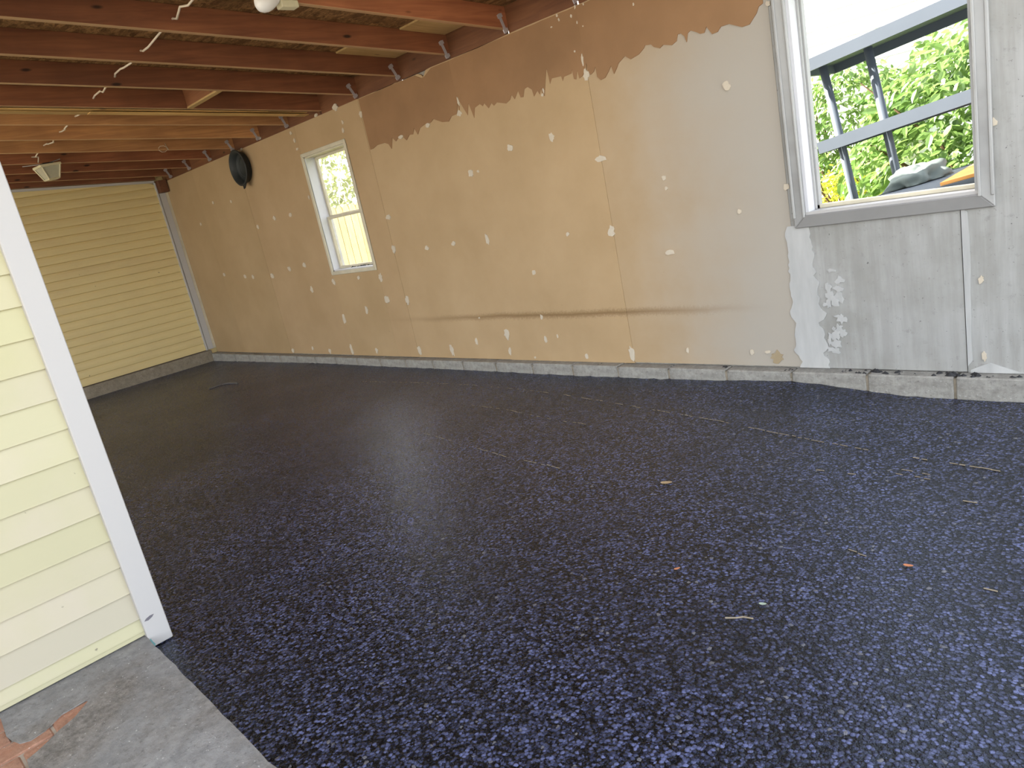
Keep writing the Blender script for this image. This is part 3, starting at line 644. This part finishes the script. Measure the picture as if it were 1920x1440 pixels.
# bridging between two rafters with a pale cut lower edge
o = sloped(-5*SPC+0.019, -4*SPC-0.019, -1.20, -1.162, 0.012, 0.139).build('blocking', WOODX, ceil); o.color = (0.7, 0.7, 0.7, 1)
sloped(-5*SPC+0.019, -4*SPC-0.019, -1.202, -1.160, 0.0, 0.012).build('lath', PALE, ceil)
for i, ya, yb in ((1, -0.42, -0.02), (2, -0.55, -0.02)):
    sloped(-(i+1)*SPC+0.03, -i*SPC-0.03, ya, yb, 0.128, 0.1395).build('lath', PALE, ceil)
m_ = MB().add([(-7.03, -6.3, 2.313+0.07*6.3), (-6.955, -6.3, 2.313+0.07*6.3), (-6.955, -0.12, 2.318), (-7.03, -0.12, 2.318), (-7.03, -6.3, rz(-6.3)+0.138), (-6.955, -6.3, rz(-6.3)+0.138), (-6.955, -0.12, rz(-0.12)+0.138), (-7.03, -0.12, rz(-0.12)+0.138)],
         [(0,3,2,1),(4,5,6,7),(0,1,5,4),(1,2,6,5),(2,3,7,6),(3,0,4,7)])
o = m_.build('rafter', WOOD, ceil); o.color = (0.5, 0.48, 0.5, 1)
# thin laths stored up along one rafter
for q, (dx, dz, ya, yb, t) in enumerate(((-0.030, 0.006, -6.0, -0.25, 0.75), (-0.085, -0.004, -5.6, -0.10, 1.0), (-0.045, -0.010, -2.6, -0.50, 1.1), (-0.095, -0.019, -6.2, -0.08, 0.85), (-0.065, -0.025, -1.9, -0.20, 1.15))):
    o = sloped(-5*SPC-0.10+dx+0.05, -5*SPC-0.019+dx+0.05, ya, yb, dz, dz+0.0055).build('lath', PALE, ceil); o.color = (t, t*0.92, t*0.8, 1)

# ---------------------------------------------------------------- cable through the rafters
path = []
random.seed(11)
for i in range(0, 9):
    xr = -i*SPC
    y = -2.02 + 0.03*i; y = max(-2.02, min(-1.80, y)); zc = rz(y) + 0.062
    path.append((xr+0.03, y, zc)); path.append((xr-0.03, y, zc))
    for q in (0.25, 0.45, 0.6, 0.8):
        path.append((xr-SPC*q, y + random.uniform(-0.018, 0.018), zc - 0.022*math.sin(math.pi*q) + random.uniform(-0.020, 0.020)))
path = [(0.62, -2.05, rz(-2.05)+0.06), (0.3, -2.04, rz(-2.04)+0.04)] + path + [(-5.30, -1.76, 2.50), (-5.44, -1.74, 2.47)]
cab = MB().tube(path, 0.0062, 6).build('electric_cable', CABLE, ceil, smooth=True)
cab['label'] = 'wavy white electric cable threaded through the rafters'
t_ = [(-5.10 + 0.0*k, -0.75 + 0.05*math.cos(k*0.7), 2.36 + 0.04*math.sin(k*0.7) + 0.004*k) for k in range(9)]
hk = MB().tube([(-4.85, y, z+0.01) for x, y, z in t_] + [(-4.85, -0.72, 2.44)], 0.003, 6).build('wire_hook', CABLE, origin=(-4.85, -0.75, 2.4), smooth=True)
tag(hk, 'small white wire loop hanging from a rafter near the far window', 'hook')

# ---------------------------------------------------------------- porch style ceiling lamp hung from a far rafter
LX, LY, LZ = -5.49, -1.665, rz(-1.665)
lamp = empty('ceiling_lamp', (LX, LY, LZ)); tag(lamp, 'cream box lamp with frosted panes hanging under a far rafter', 'lamp')
RL = Matrix.Translation((LX, LY, LZ)) @ Matrix.Rotation(math.radians(8), 4, 'Z') @ Matrix.Rotation(math.radians(4), 4, 'X')
def lb(name, mat, mbx, **k): return mbx.xf(RL).build(name, mat, lamp, **k)
lb('base_plate', LAMPC, MB().box(-0.10, 0.10, -0.10, 0.10, -0.034, -0.010), bevel=0.004)
lb('mounting_box', CRUMBM, MB().box(-0.05, 0.05, -0.05, 0.05, -0.010, 0.004))
a_, b_, h0, h1 = 0.088, 0.052, -0.034, -0.150
def ringp(r, z): return [(-r,-r,z),(r,-r,z),(r,r,z),(-r,r,z)]
top, bot = ringp(a_, h0), ringp(b_, h1)
for k in range(4):
    p, q = Vector(top[k]), Vector(bot[k])
    lb('frame_bar', LAMPC, MB().tube([p, q], 0.008, 4))
    p2, q2 = Vector(top[(k+1) % 4]), Vector(bot[(k+1) % 4])
    lb('frame_bar', LAMPC, MB().tube([q, q2], 0.008, 4))
    cpt = (p+q+p2+q2)/4; ins = Vector((cpt.x, cpt.y, 0))*0.05
    lb('lamp_pane', FROST, MB().add([p-ins, p2-ins, q2-ins, q-ins, p-ins*1.8, p2-ins*1.8, q2-ins*1.8, q-ins*1.8], [(0,1,2,3),(7,6,5,4),(0,4,5,1),(1,5,6,2),(2,6,7,3),(3,7,4,0)]))
lb('bottom_plate', LAMPC, MB().box(-b_, b_, -b_, b_, h1-0.006, h1))
lb('bracket_arm', TIE, MB().tube([(-0.02, 0.0, 0.0), (-0.06, -0.12, 0.012), (-0.07, -0.19, 0.016)], 0.004, 5))
lb('bracket_arm', TIE, MB().tube([(0.02, 0.0, 0.0), (0.05, 0.09, 0.012), (0.06, 0.12, 0.016)], 0.004, 5))

# ---------------------------------------------------------------- bulb at the top edge of the picture
bl = empty('light_bulb', (-0.6, -1.60, 2.452)); tag(bl, 'white round bulb in a holder under the second nearest rafter', 'bulb')
ax = Vector((0, -0.97, -0.30)).normalized(); p0 = Vector((-0.6, -1.640, 2.478))
MB().lathe([(0.0, -0.065), (0.042, -0.065), (0.045, -0.03), (0.030, -0.005), (0.024, 0.0), (0.0, 0.0)], p0, ax, 24).build('lamp_holder', BULB, bl, smooth=True)
MB().lathe([(0.0, 0.0), (0.022, 0.0), (0.024, 0.02), (0.0, 0.021)], p0, ax, 24).build('bulb_collar', LAMPC, bl)
MB().lathe([(0.020, 0.018), (0.026, 0.030), (0.036, 0.055), (0.044, 0.082), (0.046, 0.104), (0.043, 0.124), (0.034, 0.142), (0.018, 0.153), (0.0, 0.156)], p0, ax, 28).build('bulb_globe', BULB, bl, smooth=True)
MB().box(-0.63, -0.57, -1.66, -1.56, rz(-1.6)-0.03, rz(-1.6)+0.004).build('mounting_box', LAMPC, bl, bevel=0.004)

# ---------------------------------------------------------------- black round pan on the wall
pc = Vector((-4.745, -0.004, 2.098))
pan = empty('round_pan', pc); tag(pan, 'black round plastic pan hung high on the drywall left of the small window', 'pan')
MB().lathe([(0.0, 0.0), (0.150, 0.0), (0.158, 0.006), (0.172, 0.070), (0.186, 0.072), (0.188, 0.078), (0.184, 0.082), (0.166, 0.080), (0.148, 0.020), (0.142, 0.012), (0.0, 0.012)], pc, (0, -1, 0), 48).build('pan_body', DISH, pan, smooth=True)
MB().lathe([(0.085, 0.011), (0.090, 0.020), (0.098, 0.020), (0.103, 0.011)], pc, (0, -1, 0), 40).build('raised_ring', DISH, pan, smooth=True)
sp_ = Matrix.Translation(pc) @ Matrix.Rotation(math.radians(-12), 4, 'Y')
MB().add([(-0.05,-0.070,-0.175),(0.05,-0.070,-0.175),(0.018,-0.092,-0.225),(-0.018,-0.092,-0.225),(-0.05,-0.060,-0.172),(0.05,-0.060,-0.172),(0.018,-0.084,-0.226),(-0.018,-0.084,-0.226)],
         [(0,1,2,3),(7,6,5,4),(0,4,5,1),(1,5,6,2),(2,6,7,3),(3,7,4,0)]).xf(sp_).build('pouring_lip', DISH, pan)

# ---------------------------------------------------------------- bits lying on the asphalt
def debris(name, label, cat, pts, wv, mat, rise=0.006):
    c = Vector((pts[0][0], pts[0][1], floor_z(*pts[0])))
    P = [Vector((x, y, floor_z(x, y) + wv*0.6 + 0.001)) for x, y in pts]
    o = MB().tube(P, wv, 5).build(name, mat, origin=c); tag(o, label, cat); return o
debris('twig', 'thin pale twig lying alone on the near asphalt', 'twig', [(1.896, -2.209), (1.924, -2.194), (1.941, -2.179), (1.971, -2.173)], 0.0028, STRAW)
debris('twig', 'pale bent straw near the far curb corner on the asphalt', 'twig', [(-4.952, -1.01), (-4.949, -0.86), (-4.90, -0.80), (-4.726, -0.78)], 0.008, simple('dull_straw', (0.13, 0.12, 0.11), 0.8, 0.2))
def leaf(label, x, y, r, mat, a=0.0):
    z = floor_z(x, y) + 0.003; vs = []; n = 9
    for k in range(n):
        t = k/(n-1)*2 - 1; wv = r*0.42*math.sqrt(max(0, 1-t*t))*(1 - 0.2*t)
        for s_ in (-1, 0, 1): vs.append((t*r, s_*wv, 0.002 + (0.25*abs(s_)*wv) + 0.15*r*t*t))
    fs = []
    for k in range(n-1):
        for s_ in (0, 1): fs.append((k*3+s_, k*3+s_+1, k*3+s_+4, k*3+s_+3))
    m_ = MB().add(vs, fs).xf(Matrix.Translation((x, y, z)) @ Matrix.Rotation(a, 4, 'Z'))
    o = m_.build('dry_leaf', mat, origin=(x, y, z)); md = o.modifiers.new('thick', 'SOLIDIFY'); md.thickness = 0.0015; md.offset = 1
    tag(o, label, 'leaf')
DRY = simple('dry_leaf_tan', (0.42, 0.30, 0.17), 0.8, 0.2); RUST = simple('dry_leaf_rust', (0.50, 0.20, 0.10), 0.8, 0.2); GRN = simple('grey_green_bit', (0.35, 0.42, 0.33), 0.8, 0.2)
leaf('tan dry leaf in the middle of the asphalt floor', 1.171, -1.429, 0.026, DRY, 0.5)
leaf('rust red leaf scrap at the end of a pale scrape line', 2.262, -1.700, 0.015, RUST, 0.2)
leaf('small brown leaf scrap on the dark asphalt nearer the pavement', 1.610, -2.032, 0.012, RUST, 1.0)
leaf('grey green scrap beside the thin pale twig on the asphalt', 1.963, -2.094, 0.012, GRN, 0.4)

# ---------------------------------------------------------------- outside: lawn, house, fence, rack, shrubs
gv = MB().box(-20, 30, -26, -6.58, -0.4, -0.115).box(5.98, 30, -6.6, 0.0, -0.4, -0.125).build('ground', simple('pale_gravel', (0.42, 0.38, 0.31), 0.9, 0.1, var=0.2, scale=30)); tag(gv, 'pale gravel yard around the open sides of the garage', kind='structure')  # unseen pale ground added for bounce; left side left open for sky fill
lw = MB().box(-20, 12, 0.13, 26, -0.6, -0.25).build('lawn', LAWN); tag(lw, 'sunlit lawn behind the garage', kind='structure')
hs = empty('house', (-3.0, 6.5, -0.25)); tag(hs, 'neighbouring white house with horizontal siding seen through the big window', 'house')
MB().box(-9.0, 0.30, 6.52, 9.0, -0.25, 4.7).build('house_wall', NEIGH, hs)
h0_ = None; z = -0.2
hp = [(0.02, 0.0), (-0.022, 0.0), (-0.022, 0.01), (0.0, 0.178), (0.02, 0.178)]
for i in range(27):
    if h0_ is None:
        m_ = MB(); n = 5
        m_.add([(-9.0, 6.52+a, b) for a, b in hp] + [(0.30, 6.52+a, b) for a, b in hp], [tuple(range(n)), tuple(range(2*n-1, n-1, -1))] + [(k, n+k, n+(k+1) % n, (k+1) % n) for k in range(n)])
        h0_ = o = m_.build('siding_plank', NEIGH, hs, origin=(0, 0, 0))
        o.location = (3.0, -6.5, 0.25 + z)
    else:
        o = h0_.copy(); C.objects.link(o); o.parent = hs; o.location = (3.0, -6.5, 0.25 + z)
    z += 0.178
MB().prism([(6.2, 4.7), (9.2, 4.7), (7.7, 5.8)], 'X', -9.3, 0.4).build('roof', ROOFM, hs)
fe = empty('fence', (-6.0, 1.2, -0.25)); tag(fe, 'pale board fence with rounded tops behind the small window', 'fence')
fb = None
for i in range(52):
    x = -9.6 + i*0.147
    pts = [(-0.069, 0), (0.069, 0), (0.069, 1.70), (0.055, 1.745), (0.03, 1.772), (0, 1.780), (-0.03, 1.772), (-0.055, 1.745), (-0.069, 1.70)]
    if fb is None: fb = o = MB().prism(pts, 'Y', 0, 0.018).build('plank', FENCEM, fe, origin=(0,0,0))
    else: o = fb.copy(); C.objects.link(o)
    o.parent = fe; o.location = (x + 6.0, random.uniform(-0.004, 0.004), random.uniform(-0.01, 0.01)); t = random.uniform(0.85, 1.05); o.color = (t, t, t*0.95, 1)
for zz_ in (0.2, 1.3): MB().box(-9.7, -1.9, 1.220, 1.26, zz_, zz_+0.08).build('rail', FENCEM, fe)

# tilted grey slatted rack outside the big window
rk = empty('slatted_rack', (1.3, 1.15, -0.25)); tag(rk, 'tilted grey metal rack with slatted shelves standing outside the big window', 'rack')
TH = math.radians(8.5)
piv = Vector((1.3, 1.2, 1.24))
RT = Matrix.Translation(piv) @ Matrix.Rotation(-TH, 4, 'Y')
def rb(name, m_, **k): return m_.xf(RT).build(name, GREYMET, rk, **k)
def shelf(zc, u0, u1, y0, y1, front=0.052, name='shelf'):
    s = MB().box(u0, u1, y0, y0+0.022, zc-front, zc).box(u0, u0+0.02, y0+0.022, y1-0.022, zc-front, zc).box(u1-0.02, u1, y0+0.022, y1-0.022, zc-front, zc).box(u0, u1, y1-0.022, y1, zc-front, zc)
    so = rb(name, s)
    y = y0+0.04
    while y < y1-0.03:
        m_ = MB().box(u0+0.02, u1-0.02, y, y+0.029, zc-0.018, zc-0.004).xf(RT)
        m_.build('slat', GREYMET, so, origin=rk.location); y += 0.034
shelf(0.530, -0.47, 0.80, -0.05, 0.62, 0.075)
shelf(0.008, -0.42, 0.80, -0.05, 0.40, 0.075)
shelf(-0.43, -0.10, 1.00, -1.03, 0.60, 0.035)
rb('post', MB().tube([(-0.335, 0.12, -1.30), (-0.335, 0.12, 0.47)], 0.027, 12), smooth=True)
rb('post', MB().tube([(-0.045, 0.12, -1.30), (-0.045, 0.12, 0.47)], 0.027, 12), smooth=True)
rb('post', MB().tube([(0.74, 0.12, -1.30), (0.74, 0.12, 0.47)], 0.027, 12), smooth=True)
rb('post', MB().tube([(0.90, -0.36, -1.40), (0.90, -0.36, -0.44)], 0.027, 12), smooth=True)
# orange board and crumpled cloth on the lowest shelf
bd = MB().box(-0.083, 0.083, 0.0, 1.42, 0.0, 0.016).xf(RT @ Matrix.Translation((0.60, -1.0, -0.429)) @ Matrix.Rotation(math.radians(7), 4, 'Z')).build('orange_board', ORANGE, origin=(1.75, 0.9, 0.86))
tag(bd, 'flat orange board lying across the lowest slatted shelf outside', 'board')
bm = bmesh.new(); bmesh.ops.create_icosphere(bm, subdivisions=4, radius=1.0)
for v_ in bm.verts:
    n = v_.co.copy(); d = 1 + 0.55*mnoise.noise(n*1.9 + Vector((3, 1, 2))) + 0.16*abs(mnoise.noise(n*4.5 + Vector((1, 5, 2))))
    v_.co = Vector((n.x*0.155*d, n.y*0.13*d, max(0.0, n.z*0.105*d + 0.012)))
me = bpy.data.meshes.new('crumpled_cloth'); bm.to_mesh(me); bm.free(); me.materials.append(CLOTHM)
for p in me.polygons: p.use_smooth = True
cl = bpy.data.objects.new('crumpled_cloth', me); C.objects.link(cl)
cl.matrix_world = RT @ Matrix.Translation((0.11, -0.02, -0.429)) @ Matrix.Rotation(0.3, 4, 'Z')
tag(cl, 'crumpled grey green cloth on the lowest slatted shelf outside', 'cloth')

# shrubs: nearest leaves are parts, the rest one mass
def leaf_mesh(name, L, mat):
    vs = [(0,0,0), (0.30*L,0.22*L,0.04*L), (0.30*L,-0.22*L,0.04*L), (0.65*L,0.20*L,0.03*L), (0.65*L,-0.20*L,0.03*L), (L,0,-0.10*L), (0.32*L,0,-0.02*L), (0.66*L,0,-0.03*L)]
    fs = [(0,6,1), (0,2,6), (1,6,7,3), (6,2,4,7), (3,7,5), (7,4,5)]
    me = bpy.data.meshes.new(name); me.from_pydata(vs, [], fs); me.materials.append(mat); return me, vs, fs
def shrub(name, label, cat, cen, rad, n, L, mat, nparts, seed, group=None, cut=None):
    rnd = random.Random(seed); cx, cy, cz = cen; rx, ry, rzz = rad
    root = empty(name, (cx, cy, -0.25)); tag(root, label, cat, group)
    me, lv, lf = leaf_mesh('leaf', L, mat)
    pos = []
    for i in range(n):
        u = rnd.uniform(-1, 1); t = rnd.uniform(0, 2*math.pi); s_ = math.sqrt(1-u*u)
        d = Vector((s_*math.cos(t), s_*math.sin(t), u))
        r_ = rnd.uniform(0.45, 1.0)**0.45 * (0.86 + 0.30*mnoise.noise(d*2.3 + Vector((seed, 0, 0))) + 0.14*mnoise.noise(d*6.0 + Vector((0, seed, 0))))
        p = Vector((cx + d.x*rx*r_, cy + d.y*ry*r_, cz + d.z*rzz*r_))
        if p.z < -0.2: continue
        yaw = math.atan2(d.y, d.x) + rnd.gauss(0, 0.9); pit = rnd.gauss(0.45, 0.45); rol = rnd.gauss(0, 0.6)
        m_ = Matrix.Translation(p) @ Matrix.Rotation(yaw, 4, 'Z') @ Matrix.Rotation(pit, 4, 'Y') @ Matrix.Rotation(rol, 4, 'X') @ Matrix.Scale(rnd.uniform(0.7, 1.25), 4)
        pos.append((p, m_))
    cp = Vector((3.04, -3.93, 1.3))
    pos.sort(key=lambda q: (q[0]-cp).length)
    for p, m_ in pos[:nparts]:
        o = bpy.data.objects.new('leaf', me); C.objects.link(o); o.parent = root; o.matrix_local = Matrix.Translation(-root.location) @ m_
    mb_ = MB()
    V = []; F = []
    for p, m_ in pos[nparts:]:
        b_ = len(V); V += [m_ @ Vector(v) - root.location for v in lv]; F += [tuple(i+b_ for i in f) for f in lf]
    me2 = bpy.data.meshes.new('foliage'); me2.from_pydata(V, [], F); me2.materials.append(mat)
    o = bpy.data.objects.new('foliage', me2); C.objects.link(o); o.parent = root; o['kind'] = 'stuff'
    br = MB()
    for k in range(9):
        t = rnd.uniform(0, 6.28); e = Vector((cx + rx*0.8*math.cos(t), cy + ry*0.8*math.sin(t), cz + rnd.uniform(-0.2, 0.7)*rzz))
        a = Vector((cx + 0.08*math.cos(t), cy + 0.08*math.sin(t), -0.26)); mid = (a+e)/2 + Vector((rnd.uniform(-.15,.15), rnd.uniform(-.15,.15), 0.25))
        br = MB().tube([a, mid, e], [0.022, 0.015, 0.006], 6); br.build('branch', BARK, root)
    return root
shrub('shrub', 'broad leafy green shrub filling the view through the big window', 'shrub', (1.40, 3.9, 0.90), (1.50, 1.0, 1.15), 7000, 0.12, LEAF, 260, 3)
shrub('shrub', 'low yellow green shrub glowing in sun left of the broad leafy one', 'shrub', (-0.55, 5.2, 0.25), (0.80, 0.6, 0.60), 2600, 0.07, LEAFY, 60, 5)
shrub('shrub', 'tall mid green shrub against the white house behind the yellow green one', 'shrub', (-0.75, 6.0, 1.25), (0.95, 0.38, 0.85), 2600, 0.10, LEAF, 60, 12)
shrub('tree', 'pale leafy tree beyond the fence behind the small window', 'tree', (-9.6, 4.2, 2.6), (3.0, 1.3, 1.9), 6200, 0.13, LEAFP, 0, 8)
